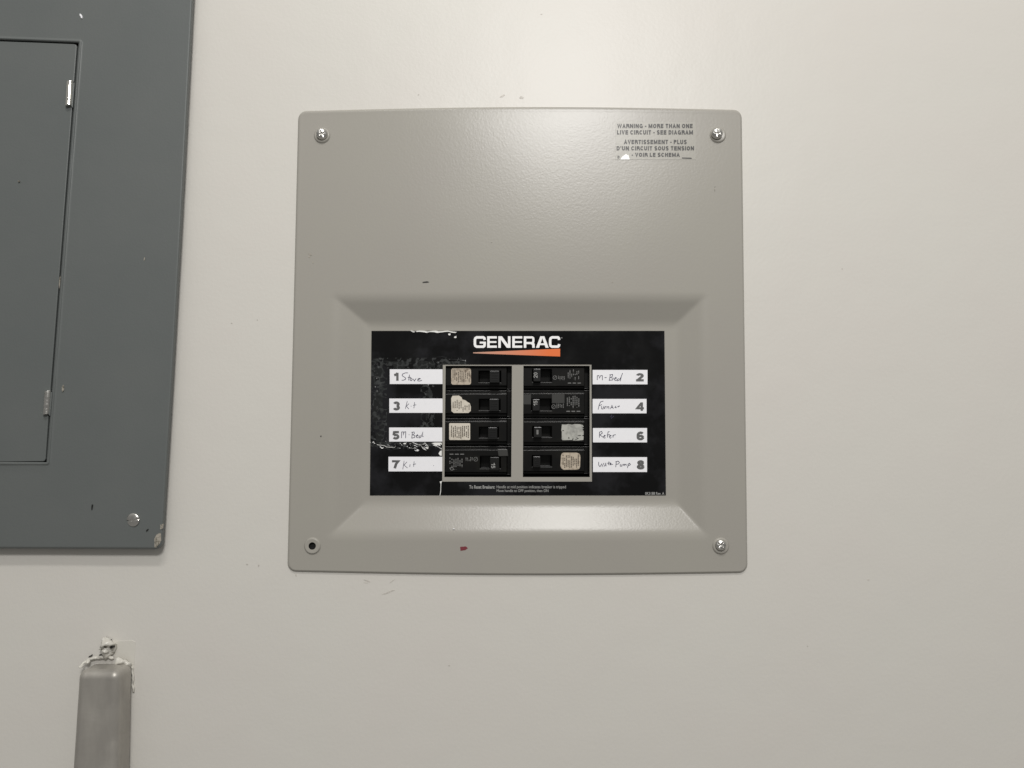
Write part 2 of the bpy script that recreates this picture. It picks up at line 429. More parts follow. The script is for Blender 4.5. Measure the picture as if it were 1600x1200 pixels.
cover = sheet('cover_plate', xs, ys, cover_map, 'cover', panel, cover_skip, rim=0.0014)

# raised bosses round the four fixing holes
for k, (bx, by) in enumerate(BOSS):
    c = P(bx, by, PL + .0008); c = (c[0], -(PL + .0001), c[2])
    ro = .0074; ri = .0032 if k == 2 else .0018
    def hf(r, a, ro=ro):
        t = (ro - r) / ro
        if r > .0060: return .0013 * math.sin(math.pi / 2 * min(1, (ro - r) / .0014))
        return .0013 - .0006 * (1 - (r / .0060)) ** 1.2
    rings = [ri] + [ri + (ro - ri) * q / 18 for q in range(1, 19)]
    o = polar('hole_boss', c, rings, 48, hf, 'cover', cover)
    polar('fixing_hole', (c[0], c[1] + .0022, c[2]), [.0002, .002, .0062], 32, lambda r, a: 0, 'interior', cover)
    # throat of the hole
    V = []; n = 32
    for q in (0, 1):
        for s in range(n):
            a = 2 * math.pi * s / n; V.append((c[0] + ri * math.cos(a), c[1] - .0010 + q * .0032, c[2] + ri * math.sin(a)))
    obj('hole_throat', V, [(s, (s + 1) % n, (s + 1) % n + n, s + n) for s in range(n)], 'interior' if k == 2 else 'cover', cover)
screw(501.5, 207.5, PL + .0008, .0050, R(25), 'cross', panel, (10, 12), dome=.0026, stand=.0022)
screw(1121.5, 207, PL + .0008, .0050, R(-10), 'cross', panel, (6, -5), dome=.0026, stand=.0022)
screw(1127.5, 852, PL + .0008, .0046, R(-35), 'cross', panel, (-4, -10), dome=.0024, stand=.0020)

# dark steel box behind the cover
bx0, bz0 = P(HOLE[0], 0, 0)[0], P(0, HOLE[3], 0)[2]; bx1, bz1 = P(HOLE[2], 0, 0)[0], P(0, HOLE[1], 0)[2]
Vb = [(x, y, z) for y in (0.0, 0.09) for z in (bz0, bz1) for x in (bx0, bx1)]
fix(obj('back_box', Vb, [(4, 5, 7, 6), (0, 1, 5, 4), (2, 3, 7, 6), (0, 2, 6, 4), (1, 3, 7, 5)], 'interior', panel))

# black label with wrinkles and trapped bubbles
LB = FL + .00025
squig = [[(578, 692), (582, 691.5), (586, 694), (592, 693), (599, 693), (601, 692.5), (603, 690), (604, 694), (608, 697), (616, 698.5), (618, 697), (619, 693.5), (625, 693), (628, 696), (632, 698), (636, 698), (640, 700.5), (646, 700.5), (648, 698), (654, 699), (658, 698)],
         [(630, 693), (632, 691.5), (635, 692), (634, 694.5), (631, 694.5), (630, 693)], [(627, 693), (628, 696.5), (632, 697.5)],
         [(640, 693), (645, 692), (650, 694), (656, 695), (661, 693.5), (664, 692)], [(641, 696), (646, 696), (650, 697.5)],
         [(646, 702), (648, 700.5), (652, 703), (655, 704.5), (651, 705.5), (647, 703)], [(658, 696.5), (662, 695), (666, 697), (669, 700), (666, 701), (662, 698.5)],
         [(660, 701), (664, 703), (666, 704.5)], [(673, 694), (678, 693), (683, 694), (689, 693.5)], [(676, 695.5), (682, 697.5), (687, 700), (690, 702)], [(679, 692.5), (684, 696), (689, 697)],
         [(685, 709), (686, 706), (689, 705)], [(685, 709), (688, 712), (690, 711)], [(594, 699), (597, 700), (599, 699.5)],
         [(622, 700.5), (625, 701)],
         [(642, 517.5), (647, 519.2)], [(651, 518.5), (658, 518.8), (665, 519.5), (671, 518.5), (678, 519), (684, 518), (691, 518.8), (699, 518), (706, 519), (712, 519.8)],
         [(700, 522.5), (703, 522), (702, 524)], [(710, 526.5), (712, 526), (712, 527.5)],
         [(668, 575), (671, 568)], [(664, 566.5), (667, 566)], [(661, 608), (662, 613), (664, 617), (666, 620)], [(668, 611), (670, 614), (669, 619)],
         [(663, 656), (664, 651), (667, 648), (670, 650), (671, 653)], [(663, 657), (664, 663)],
         [(682, 559), (690, 558), (697, 559.5)], [(700, 562), (712, 562.5), (727, 564.5)], [(584, 588), (588, 592)], [(597, 566), (604, 565)]]
squig += [[(585, 572), (583, 580), (587, 590), (584, 603), (588, 610), (585, 622), (590, 630), (585, 640), (587, 655), (583, 668), (588, 680)]]
gx = sorted(set([round(v, 3) for v in lines(579.2, 740, .55, (691.5,))])) + lines(740, 1039.3, 5, (924.5,))[1:]
gy = lines(517, 774, .55, (569.5, 752.5))
GX = np.array(gx)[None, :]; GY = np.array(gy)[:, None]
Hh = np.zeros((len(gy), len(gx)))
for pl in squig:
    for (ax, ay), (bx, by) in zip(pl, pl[1:]):
        L2 = (bx - ax) ** 2 + (by - ay) ** 2 + 1e-9
        t = np.clip(((GX - ax) * (bx - ax) + (GY - ay) * (by - ay)) / L2, 0, 1)
        dd = np.hypot(GX - ax - t * (bx - ax), GY - ay - t * (by - ay))
        big = .00034 if (ay > 688 and ay < 715) or ay < 530 else .00015
        Hh = np.maximum(Hh, big * np.clip(1 - dd / 1.5, 0, 1) ** 1)
STR = {'1': (609, 577, 691.5, 600), '3': (608.3, 622.7, 691.5, 645), '5': (608, 668, 691, 690), '7': (607, 713.7, 691, 736.5),
       '2': (926, 578, 1011.7, 600.5), '4': (926, 623.3, 1010.2, 645.8), '6': (926.5, 668.8, 1011, 691.2), '8': (926.5, 714.3, 1011, 737.5)}
def label_h(i, j):
    x, y = gx[i], gy[j]; h = Hh[j, i]
    if x < 735:
        # pebbled bubbles down the left edge and round the first strip
        m1 = max(0, 1 - abs(x - 588) / 11) if 562 < y < 690 else 0
        m2 = max(0, 1 - abs(y - 568) / 9) * (1 if x < 728 else 0) if x > 588 else 0
        m3 = max(0, 1 - abs(x - 666) / 8) if 600 < y < 668 else 0
        m4 = max(0, 1 - abs(y - 696) / 7) if x < 691 else 0
        mk = max(m1, m2 * .7, m3 * .8, m4 * .9)
        if mk > 0:
            v = noise.noise(Vector((x / 5, y / 5, 1.7))); v2 = noise.noise(Vector((x / 3, y / 3, 7.7)))
            h += mk * (.00050 * max(0, v + .1) + .00010 * v2)
    for s in STR.values():
        if s[0] - 1 < x < s[2] + 1 and s[1] - 1 < y < s[3] + 1: h *= .05
    h += .00012 * (1 + noise.noise(Vector((x / 46, y / 30, 9.3))))
    return h
ix = {v: k for k, v in enumerate(gx)}; iy = {v: k for k, v in enumerate(gy)}
def lab_map(x, y):
    i, j = ix[x], iy[y]
    lean = (y - 640) * (-.0100 + (x - 579) / 460 * .0190)
    return P(x + lean, y, LB + label_h(i, j))
label = sheet('faceplate_label', gx, gy, lab_map, 'label', panel,
              skip=lambda x, y: 691.5 < x < 924.5 and 569.5 < y < 752.5)
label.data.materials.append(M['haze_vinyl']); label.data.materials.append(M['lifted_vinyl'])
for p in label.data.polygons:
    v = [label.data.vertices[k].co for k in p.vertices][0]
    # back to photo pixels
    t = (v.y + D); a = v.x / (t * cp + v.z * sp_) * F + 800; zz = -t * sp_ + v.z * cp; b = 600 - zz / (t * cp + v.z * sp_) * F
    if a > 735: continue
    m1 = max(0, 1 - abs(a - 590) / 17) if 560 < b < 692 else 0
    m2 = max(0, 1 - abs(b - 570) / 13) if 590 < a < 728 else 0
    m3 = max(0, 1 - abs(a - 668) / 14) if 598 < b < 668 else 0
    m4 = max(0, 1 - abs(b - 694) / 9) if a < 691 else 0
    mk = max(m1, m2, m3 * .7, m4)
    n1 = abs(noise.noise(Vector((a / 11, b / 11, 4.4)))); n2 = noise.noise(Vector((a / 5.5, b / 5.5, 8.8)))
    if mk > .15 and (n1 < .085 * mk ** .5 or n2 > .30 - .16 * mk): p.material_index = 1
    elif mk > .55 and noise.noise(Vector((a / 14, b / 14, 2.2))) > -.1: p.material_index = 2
label['label'] = 'glossy black faceplate label with wrinkled left side'
IH = LB + .00034     # printed layer

for n_, (a, b, c, d) in STR.items():
    sx0 = (b - 640) * 0
    poly_slab('name_strip', [(a, b), (c, b), (c, d), (a, d)], LB, IH, 'white', label, label='white name strip numbered ' + n_)
NB = {'1': (615.6, 582.4, 622.8, 594.9), '3': (613.8, 627.4, 624.9, 641.2), '5': (613.0, 673.4, 624.2, 686.9), '7': (612.4, 719, 623.9, 731.8),
      '2': (993.8, 583, 1005.9, 596), '4': (994, 628.7, 1006.1, 641.9), '6': (994.8, 674.2, 1006.6, 688.1), '8': (995, 719.2, 1007.1, 733.4)}
for n_, bb in NB.items():
    flat('printed_number', lettering(n_, *bb, .27 if n_ not in '14' else (.30 if n_ == '1' else .25)), IH + .00006, 'digit', label, label='bold grey number ' + n_)
HW = {
 '1': ((600, 570), [[(450,152),(400,150),(345,175),(340,205),(375,225),(408,250),(400,275),(365,288),(330,290)],[(478,185),(462,292)],[(445,235),(500,232)],
       [(500,240),(488,285),(515,300),(530,270),(505,245)],[(545,262),(570,305),(600,258)],[(635,282),(682,260),(660,252),(635,270),(632,300),(665,305),(712,290)]]),
 '3': ((600, 570), [[(437,680),(400,825)],[(470,728),(420,775),(465,830)],[(502,773),(514,777)],[(575,700),(560,812)],[(545,760),(605,750)]]),
 '5': ((600, 655), [[(328,355),(330,240),(362,235),(362,300),(378,240),(408,235),(405,355)],[(463,290),(477,294)],[(532,245),(520,360)],
       [(515,245),(565,240),(570,270),(535,295),(580,305),(575,340),(520,355)],[(606,320),(640,302),(625,290),(602,315),(615,345),(645,345)],
       [(690,310),(655,320),(660,350),(690,340),(730,235),(722,320),(740,330)]]),
 '7': ((600, 655), [[(378,780),(352,940)],[(430,800),(375,860),(440,915)],[(490,845),(482,895)],[(565,790),(555,890)],[(545,848),(600,838)],[(926,868),(936,872)]]),
 '2': ((925, 570), [[(98,285),(100,205),(130,200),(140,250),(165,200),(195,205),(195,290)],[(235,240),(275,240)],[(345,190),(320,300)],
       [(325,190),(385,180),(385,215),(345,240),(400,250),(385,285),(320,290)],[(422,268),(460,247),(440,235),(418,270),(435,295),(465,290)],
       [(505,258),(470,275),(475,300),(510,288),(540,240),(575,155)],[(548,225),(530,308)]]),
 '4': ((925, 570), [[(215,680),(160,695),(135,750),(115,840)],[(130,768),(185,745)],[(180,775),(182,825),(205,830),(222,775),(228,825)],[(245,780),(240,825)],
       [(243,795),(270,775)],[(285,780),(280,820)],[(283,792),(315,785),(318,830)],[(345,825),(375,760),(400,825)],[(355,800),(395,800)],
       [(450,770),(430,800),(465,805)],[(475,785),(510,770),(490,795),(520,770)]]),
 '6': ((925, 655), [[(140,245),(138,345)],[(135,245),(180,228),(195,260),(150,295),(210,340)],[(217,330),(250,310),(235,300),(215,330),(230,355),(255,345)],
       [(330,230),(300,240),(290,345)],[(280,295),(335,290)],[(327,326),(360,310),(340,300),(325,330),(340,355),(365,345)],[(390,300),(395,345)],[(395,320),(410,295),(445,290)]]),
 '8': ((925, 655), [[(125,800),(125,860),(150,890),(185,835),(190,890),(225,820)],[(225,890),(260,820),(265,885)],[(235,865),(265,860)],[(320,790),(305,860)],
       [(285,825),(340,820)],[(337,851),(360,830),(345,820),(335,855),(395,845)],[(455,795),(445,900)],[(440,800),(490,785),(515,810),(495,840),(455,845)],
       [(530,840),(530,880),(560,880),(565,840)],[(585,875),(590,845),(610,845),(610,875)],[(612,850),(640,845),(640,875)],[(680,840),(665,915)],[(670,850),(705,825),(720,850),(680,875)]]),
}
for n_, (og, st) in HW.items():
    q = []
    for pl in st:
        q += ribbon([(og[0] + x / 12, og[1] + y / 12) for x, y in pl], .95 if n_ not in '37' else .8)
    flat('handwriting', q, IH + .00006, 'pen', label)

# logo lettering
def logo():
    st = 3.5; Q = []
    y0, y1 = 525.4, 543.4; m_ = st / 2; t, b, c = y0 + m_, y1 - m_, (y0 + y1) / 2
    def rc(x0, x1, gapright, tail=False):
        r = 3.6
        top = [(x1 - m_, t + 4.0), (x1 - m_ - .5, t + 1.2), (x1 - r, t)]
        left = [(x0 + r + 1, t), (x0 + m_ + .8, t + 1.2), (x0 + m_, t + r), (x0 + m_, b - r), (x0 + m_ + .8, b - 1.2), (x0 + r + 1, b)]
        bot = [(x1 - r, b), (x1 - m_ - .5, b - 1.2), (x1 - m_, b - 4.0)]
        return top + left + bot
    vw = st * 1.12
    Q += ribbon(rc(740.3, 759, 1) + [(759 - m_, c + .8)], vw)
    Q += ribbon([(749.5, c + .9), (759, c + .9)], st * .85)
    for x0, x1 in ((761.2, 776.3), (800.4, 816)):
        Q += ribbon([(x0 + vw/2, y0), (x0 + vw/2, y1)], vw)
        Q += ribbon([(x0 + 1, t), (x1, t)], st) + ribbon([(x0 + 1, c), (x1 - .6, c)], st * .8) + ribbon([(x0 + 1, b), (x1, b)], st)
    Q += ribbon([(778.6 + vw/2, y0), (778.6 + vw/2, y1)], vw) + ribbon([(797.6 - vw/2, y0), (797.6 - vw/2, y1)], vw)
    Q += [[(778.7, y0), (784.4, y0), (797.5, y1), (791.8, y1)]]
    x0, x1 = 818.4, 835.2
    Q += ribbon([(x0 + vw/2, y0), (x0 + vw/2, y1)], vw)
    Q += ribbon([(x0 + 1, t), (x1 - 3.6, t), (x1 - m_ - .4, t + 1), (x1 - m_, t + 3), (x1 - m_, c - 1.4), (x1 - m_ - .5, c + .6), (x1 - 3.8, c + 1.6), (x0 + 1, c + 1.6)], st * .95)
    Q += ribbon([(x1 - 4.2, c + 2), (x1 - m_, c + 3.6), (x1 - m_ + .2, y1)], vw)
    Q += [[(844.2, y0), (850.6, y0), (857.4, y1), (852.4, y1), (847.4, y0 + 3)], [(844.2, y0), (847.4, y0 + 3), (842.4, y1), (837.4, y1)], [(842.5, c + 2), (852.5, c + 2), (853.3, c + 4.8), (841.7, c + 4.8)]]
    Q += ribbon(rc(857.9, 875.4, 1), vw)
    return Q
flat('brand_lettering', logo(), IH, 'logo_white', label, label='white capital brand lettering')
flat('registered_mark', [blot(877.8, 527.8, .8, .9, 0, 3, 8, .1)], IH, 'small_ink', label)
flat('orange_wedge', [[(739.3, 550.6), (875.2, 544.8), (875.2, 557), (739.3, 552)]], IH, 'orange', label, label='long orange wedge under the brand lettering')
typed('printed_line', 'To Reset Breakers:', 733.2, 758.2, 773.3, 763.6, IH, 'small_ink', label, .025)
typed('printed_line', 'Handle at mid position indicates breaker is tripped', 776, 758.4, 884.3, 764.4, IH, 'small_ink', label, .006)
typed('printed_line', 'Move handle to OFF position, then ON', 776, 764.6, 857, 770.0, IH, 'small_ink', label, .006)
typed('printed_line', '0K3188 Rev. A', 1008, 768.8, 1038, 773.2, IH - .0001, 'small_ink', label, .02)
# torn white vinyl where the label has lifted, plus painted glints
def torn(name, pts, h=IH + .0001):
    return poly_slab(name, pts, LB, h, 'tear_glint', label)
torn('vinyl_tear_glint', [(641, 516.4), (646, 517.2), (648.5, 518.6), (646.5, 519.6), (643.5, 518.4)])
top = [(650, 517.2), (656, 516.6), (663, 516.9), (668, 518), (674, 517.2), (681, 516.6), (686, 517.8), (693, 517.2), (699, 516.7), (705, 517.8), (712.8, 518.9)]
bot = [(712.2, 520.3), (706.5, 519.8), (700, 518.2), (694, 518.8), (688.5, 519.4), (683, 520.2), (678, 518.9), (671, 518.7), (666.5, 520), (660, 518.8), (651, 518.8)]
torn('vinyl_tear_glint', top + bot)
torn('vinyl_tear_glint', blot(702.2, 522.6, 2.1, 1.5, 10, 4, 10, .15)); torn('vinyl_tear_glint', blot(711.4, 526.8, 1.9, 1.3, 0, 5, 10, .15))
torn('vinyl_tear_glint', [(687.0, 752.4), (690.5, 751.6), (689.4, 756), (689.0, 768), (687.6, 775.0), (687.0, 774.8), (688.3, 766), (688.5, 756)])
torn('vinyl_tear_glint', [(674, 692.3), (680, 691.4), (690, 691.6), (690.4, 695), (687.5, 693.6), (688.6, 697.4), (684.2, 695.4), (681.5, 697), (678, 694)])  # from here, glints below the fifth strip painted as white pieces
torn('vinyl_tear_glint', [(687.2, 705), (690.2, 703.6), (690.3, 712.2), (687.5, 711.8), (685.2, 708.8)])
torn('vinyl_tear_glint', blot(632.5, 693.2, 2.3, 1.2, -10, 8, 10, .25)); torn('vinyl_tear_glint', blot(597, 700, 2.0, 1.0, 10, 9, 10, .2))
torn('vinyl_tear_glint', blot(667, 699.8, 2.4, 1.2, 25, 12, 10, .3)); torn('vinyl_tear_glint', blot(652, 703.8, 2.2, .9, 20, 13, 10, .3))
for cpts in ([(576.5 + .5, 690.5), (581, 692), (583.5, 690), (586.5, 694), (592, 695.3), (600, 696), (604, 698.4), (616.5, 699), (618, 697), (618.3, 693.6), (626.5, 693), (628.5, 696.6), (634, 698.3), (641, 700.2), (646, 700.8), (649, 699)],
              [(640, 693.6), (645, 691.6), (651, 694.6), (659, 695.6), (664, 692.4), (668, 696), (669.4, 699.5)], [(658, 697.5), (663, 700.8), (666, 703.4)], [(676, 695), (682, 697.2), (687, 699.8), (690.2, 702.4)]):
    qs = ribbon(cpts, .62); flat('bubble_glint', qs, IH + .00002, 'tear_glint', label)  # white lines paint the glint along bubble rims
# marker smear
flat('pen_mark', ribbon([(953, 652), (956, 648.5), (955, 654), (959, 650)], .8), IH, 'pen', label)

# warning sticker
wl = poly_slab('warning_label', rrect(962, 190.8, 1087, 249.4, 1), PL, PL + .00016, 'film', panel)
wl['label'] = 'clear bilingual warning label with black capitals'
WI = PL + .00032
for t_, a, b, c, d in (('WARNING - MORE THAN ONE', 964.8, 193.5, 1082.2, 200.1), ('LIVE CIRCUIT - SEE DIAGRAM', 964, 203.4, 1082.8, 210.1),
                       ('AVERTISSEMENT - PLUS', 975, 218.4, 1073, 225.1), ("D'UN CIRCUIT SOUS TENSION", 963.5, 228.4, 1084.4, 234.9),
                       ('- VOIR LE SCHEMA', 987, 238.7, 1062, 244.9)):
    flat('printed_line', lettering(t_, a, b, c, d, .245, .17), WI, 'dark_ink', wl)
flat('printed_line', lettering('D', 965, 243.2, 968, 247.4, .24), WI, 'dark_ink', wl)
flat('printed_line', [[(1065.5, 246), (1080.5, 246.4), (1081, 248.2), (1065.5, 247.6)]], WI, 'dark_ink', wl)
poly_slab('torn_corner', [(969.3, 249.2), (972, 245), (975.5, 242.6), (978.5, 240.2), (980, 243), (981.5, 241.5), (984, 249.2)], PL + .00016, PL + .0004, 'tear_glint', wl)
poly_slab('torn_corner', blot(965.5, 222.5, 1.6, 2.6, 20, 5, 9, .3), PL + .00016, PL + .0003, 'film', wl)

# marks on the plate
for pts, m_ in (([(719, 854.5), (728, 853.8), (731, 856.5), (727, 859.5), (719.5, 860.5)], 'red'), (blot(484.5, 397.6, 3.2, .8, 25, 3), 'chip'), (blot(483.4, 401.3, 1.3, 1.6, 0, 4), 'chip'),
                (blot(488.8, 409.8, .8, 1.5, 0, 5), 'chip'), (blot(665, 440.8, 4.6, 1.1, -4, 6), 'dark_ink'), (blot(501.3, 681.6, 1, 1.3, 0, 7), 'dark_ink'),
                (blot(957, 441, 1, 1, 0, 8), 'chip'), (blot(1117, 295, .6, 4, 0, 10), 'chip'), (blot(768, 378, 1, .8, 0, 11), 'chip')):
    poly_slab('paint_fleck', pts, PL - .0002, PL + .0003, m_, cover)
poly_slab('paint_fleck', blot(709, 826.4, 1.2, .8, 0, 12), PL - .002, PL - .0004, 'white', cover)

# ------------------------------------------------------------------ the eight breakers
HB = FL - .0030      # face of a breaker
SH = HB - .0034      # its shoulders
def terrace(name, xs, ys, H, href, m, parent, base, bev=.00055):
    """stepped block: cell heights H[j][i]; straight walls between unequal cells and down to base"""
    def pos(x, y): v = P(x, y, href); return v[0], v[2]
    V = []; Fc = []; ids = {}
    def vt(i, j, h):
        k = (i, j, round(h, 6))
        if k not in ids: a, b = pos(xs[i], ys[j]); ids[k] = len(V); V.append((a, -h, b))
        return ids[k]
    nx, ny = len(xs) - 1, len(ys) - 1
    def hh(i, j): return H[j][i] if 0 <= i < nx and 0 <= j < ny else base
    for j in range(ny):
        for i in range(nx):
            h = H[j][i]; Fc.append((vt(i, j, h), vt(i, j+1, h), vt(i+1, j+1, h), vt(i+1, j, h)))
            for di, dj, p, q in ((-1, 0, (i, j), (i, j+1)), (1, 0, (i+1, j+1), (i+1, j)), (0, -1, (i+1, j), (i, j)), (0, 1, (i, j+1), (i+1, j+1))):
                g = hh(i + di, j + dj)
                if g < h: Fc.append((vt(*q, h), vt(*p, h), vt(*p, g), vt(*q, g)))
    o = obj(name, V, Fc, m, parent)
    bm = bmesh.new(); bm.from_mesh(o.data); bmesh.ops.recalc_face_normals(bm, faces=bm.faces)
    bmesh.ops.dissolve_limit(bm, angle_limit=R(1), verts=bm.verts, edges=bm.edges); bm.to_mesh(o.data); bm.free()
    if bev: bevel(o, bev, 2, 50)
    return o
def block(name, x0, y0, x1, y1, h0, h1, flare, m, parent, bev=.0006, grooves=False):
    """tapered toggle: top rectangle traced at h1, foot wider by flare px"""
    t = [P(x, y, h1) for x, y in ((x0, y0), (x1, y0), (x1, y1), (x0, y1))]
    f = flare * MM; V = list(t)
    for (x, y, z), sx_, sz_ in zip(t, (-1, 1, 1, -1), (1, 1, -1, -1)): V.append((x + sx_ * f, -h0, z + sz_ * f))
    o = obj(name, V, [(3, 2, 1, 0), (4, 5, 6, 7), (0, 1, 5, 4), (1, 2, 6, 5), (2, 3, 7, 6), (3, 0, 4, 7)], m, parent)
    fix(o)
    return bevel(o, bev, 3, 30)
def rows_of_print(x0, y0, x1, y1, cols, seed, dens=.8, wd=.42):
    """illegible vertical lines of fine print"""
    rnd = random.Random(seed); out = []; pitch = (x1 - x0) / cols
    for k in range(cols):
        x = x0 + pitch * (k + .28); y = y0 + rnd.uniform(0, (y1 - y0) * .25); ye = y1 - rnd.uniform(0, (y1 - y0) * .25)
        while y < ye:
            l = rnd.uniform(1.0, 3.2)
            if rnd.random() < dens: out.append([(x, y), (x + pitch * wd, y), (x + pitch * wd, min(ye, y + l)), (x, min(ye, y + l))])
            y += l + rnd.uniform(.4, .9)
    return out
ROW = [(571.0, 575.0, 602.8, 607.8), (609.6, 615.2, 646.0, 651.0), (653.0, 658.2, 690.0, 695.0), (697.0, 702.6, 738.0, 742.5)]
ROWR = [(571.0, 574.5, 603.5, 607.0), (609.0, 614.6, 647.0, 651.5), (653.0, 658.6, 691.0, 695.5), (697.5, 703.0, 736.5, 741.0)]
BRK = 'circuit breakers in the beige panel'
def ribs(h, x0, y0, x1, y1):
    for k in range(4):
        y = y0 + (y1 - y0) * (k + 1) / 5
        poly_slab('rib', [(x0 + 2.5, y - .55), (x1 - 2.5, y - .55), (x1 - 2.5, y + .55), (x0 + 2.5, y + .55)], HB + .006, HB + .00665, 'handle', h)
def breaker(side, r, lab, slot, hnd, parent=None):
    ya, yb, yc, yd = (ROW if side == 'L' else ROWR)[r]
    x0, x1, x2 = (688, 792, 801) if side == 'L' else (811, 913.5, 924)
    c = P((x0 + x1) / 2, yd, SH)
    t = thing('circuit_breaker', lab, 'circuit breaker', (c[0], .05, c[2]), BRK)
    sx0, sx1, sy0, sy1 = slot
    xs = [x0, sx0, sx1, x1, x2]; ys = [ya, yb, sy0, sy1, yc, yd]
    po = HB - .012
    H = [[SH, SH, SH, SH, SH - .004], [HB, HB, HB, HB, SH - .004], [HB, po, HB, HB, SH - .004], [HB, HB, HB, HB, SH - .004], [SH, SH, SH, SH, SH - .004]]
    H = [row[:4] for row in H]; H = [[row[0], row[1], row[2], row[3]] for row in [[q[0], q[1], q[2], SH - .004] for q in H]]
    terrace('body', xs, ys, H, HB, 'plastic', t, -.055)
    h = block('handle', *hnd, HB - .0085, HB + .0062, .9, 'handle', t)
    if (side, r) in (('L', 0), ('L', 1), ('L', 2), ('R', 3)): ribs(h, *hnd)
    return t, h
def sticker(name, pts, t, m, lab):
    s = poly_slab(name, pts, HB, HB + .00022, m, t, 0, lab); return s

TXT = HB + .00036
# left column
t1, h1 = breaker('L', 0, 'black breaker beside the strip numbered 1, with soiled tan sticker with four rounded corners', (748, 782.5, 579.5, 597.5), (765, 579, 780.5, 598))
s = sticker('sticker', rrect(705, 575.4, 736, 601, 3.2), t1, 'tan', 'soiled tan sticker'); flat('fine_print', rows_of_print(706.5, 577.5, 734.5, 599, 10, 1, .85), TXT, 'print_brown', s)
t2, h2 = breaker('L', 1, 'black breaker whose cream sticker has its upper right corner torn away', (748.5, 781.5, 623.5, 641), (764.5, 623, 779.5, 642.5))
s = sticker('sticker', [(707, 618.4), (717, 618.0), (721, 620.5), (722.5, 624), (727, 625.4), (731, 628.5), (734, 630), (735.8, 636), (735.6, 642), (732, 645.2), (709, 645.2), (705.3, 642.5), (705, 622)], t2, 'cream', 'cream sticker with a torn corner')
flat('fine_print', rows_of_print(706.5, 623.5, 722, 642, 5, 2, .9) + rows_of_print(722, 631.5, 734.5, 643.2, 4, 22, .9), TXT, 'print_brown', s)
t3, h3 = breaker('L', 2, 'black breaker with clean whole cream sticker, third down in the left column', (748.5, 779, 667, 684), (762.5, 667.5, 777, 686.5))
s = sticker('sticker', rrect(701.8, 661.2, 734.6, 687.4, 1.6), t3, 'cream', 'clean cream sticker'); flat('fine_print', rows_of_print(704, 663.8, 733, 685.2, 10, 3, .95, .5), TXT, 'print_brown', s)
t4, h4 = breaker('L', 3, 'bottom left breaker, black with fine grey print, beside the strip reading 7 Kit', (750, 782, 712.5, 732), (765.5, 714, 780, 735))
flat('fine_print', rows_of_print(701.5, 713.5, 723.5, 735, 7, 4, .8) + [[(702.5 + k * 8.3, 709), (708.5 + k * 8.3, 709), (708.5 + k * 8.3, 710.4), (702.5 + k * 8.3, 710.4)] for k in range(3)]
     + rows_of_print(727, 714, 739, 721, 5, 44, .9), TXT, 'print_grey', t4)
flat('round_mark', ribbon(arc(743.3, 717.5, 3.0, 3.1, 0, 360, 16), .6) + ribbon([(741.3, 719.5), (745.3, 715.5)], .5), TXT, 'print_grey', t4)
flat('round_mark', ribbon(arc(706, 732.5, 2.4, 2.2, 0, 360, 14), .9), TXT, 'print_grey', t4)
flat('printed_rating', lettering('15', 767.6, 723.2, 773.6, 731.6, .17, .14, rot=90), HB + .0064, 'small_ink', h4)
poly_slab('clip', [(777, 702), (793, 702), (794, 712.6), (779, 713)], HB, HB + .0016, 'smoke', t4, .0004)
# right column
t5, h5 = breaker('R', 0, 'top right black breaker marked 20 in pale print on its toggle', (832, 862, 577, 597), (833.5, 576, 845, 596))
flat('printed_rating', lettering('20', 833.8, 582, 839.8, 590.5, .16, .14, rot=-90), HB + .0064, 'small_ink', h5)
flat('fine_print', rows_of_print(886.5, 575.5, 905.5, 594.5, 7, 5, .78) + rows_of_print(871.5, 587, 883, 594.6, 5, 55, .9)
     + [[(887.2 + k * 7.6, 597.9), (892.4 + k * 7.6, 597.9), (892.4 + k * 7.6, 599.2), (887.2 + k * 7.6, 599.2)] for k in range(3)], TXT, 'print_grey', t5)
flat('round_mark', ribbon(arc(867, 590, 2.9, 3.0, 0, 360, 16), .6) + ribbon([(865.2, 592), (868.9, 588)], .5), TXT, 'print_grey', t5)
t6, h6 = breaker('R', 1, 'black breaker in the right column with pale 15 and two grey tabs, beside Furnace strip', (830.5, 862, 623, 641.5), (832, 623.5, 843.5, 642))
flat('printed_rating', lettering('15', 833.6, 626, 839.8, 634, .17, .14, rot=-90), HB + .0064, 'small_ink', h6)
flat('fine_print', rows_of_print(885, 617, 906, 638.8, 7, 6, .85) + rows_of_print(869, 630.5, 881.5, 638.8, 5, 66, .9)
     + [[(885 + k * 8, 641.9), (890.6 + k * 8, 641.9), (890.6 + k * 8, 643.4), (885 + k * 8, 643.4)] for k in range(3)], TXT, 'print_grey', t6)
flat('round_mark', ribbon(arc(865, 635.4, 2.9, 3.1, 0, 360, 16), .6) + ribbon([(863.1, 637.3), (867, 633.4)], .5), TXT, 'print_grey', t6)
poly_slab('grey_tab', [(862.4, 616), (882, 616), (882, 629.8), (862.4, 629.8)], HB, HB + .0002, 'smoke', t6)
poly_slab('grey_tab', [(817, 616.4), (829.6, 616.4), (829.6, 631.8), (817, 631.8)], HB, HB + .0002, 'smoke', t6)
t7, h7 = breaker('R', 2, 'black breaker with blank scratched silver sticker beside the strip numbered 6', (832, 862, 666, 683), (834, 667, 846.5, 683.5))
s = sticker('sticker', [(878, 663.2), (884, 663.4), (888, 662.6), (894, 663.6), (898, 662.6), (906, 662.8), (910.4, 664), (912, 666.4), (909.6, 668), (912, 669.6), (910, 671.5), (912, 673.4), (912, 679.6), (909, 680.6),
              (912, 682), (911.4, 687.4), (904, 688.2), (896, 688.2), (893, 687.4), (879, 687.8), (877.8, 686), (877.8, 674), (877, 672.6)], t7, 'silver', 'scratched silver sticker without print')
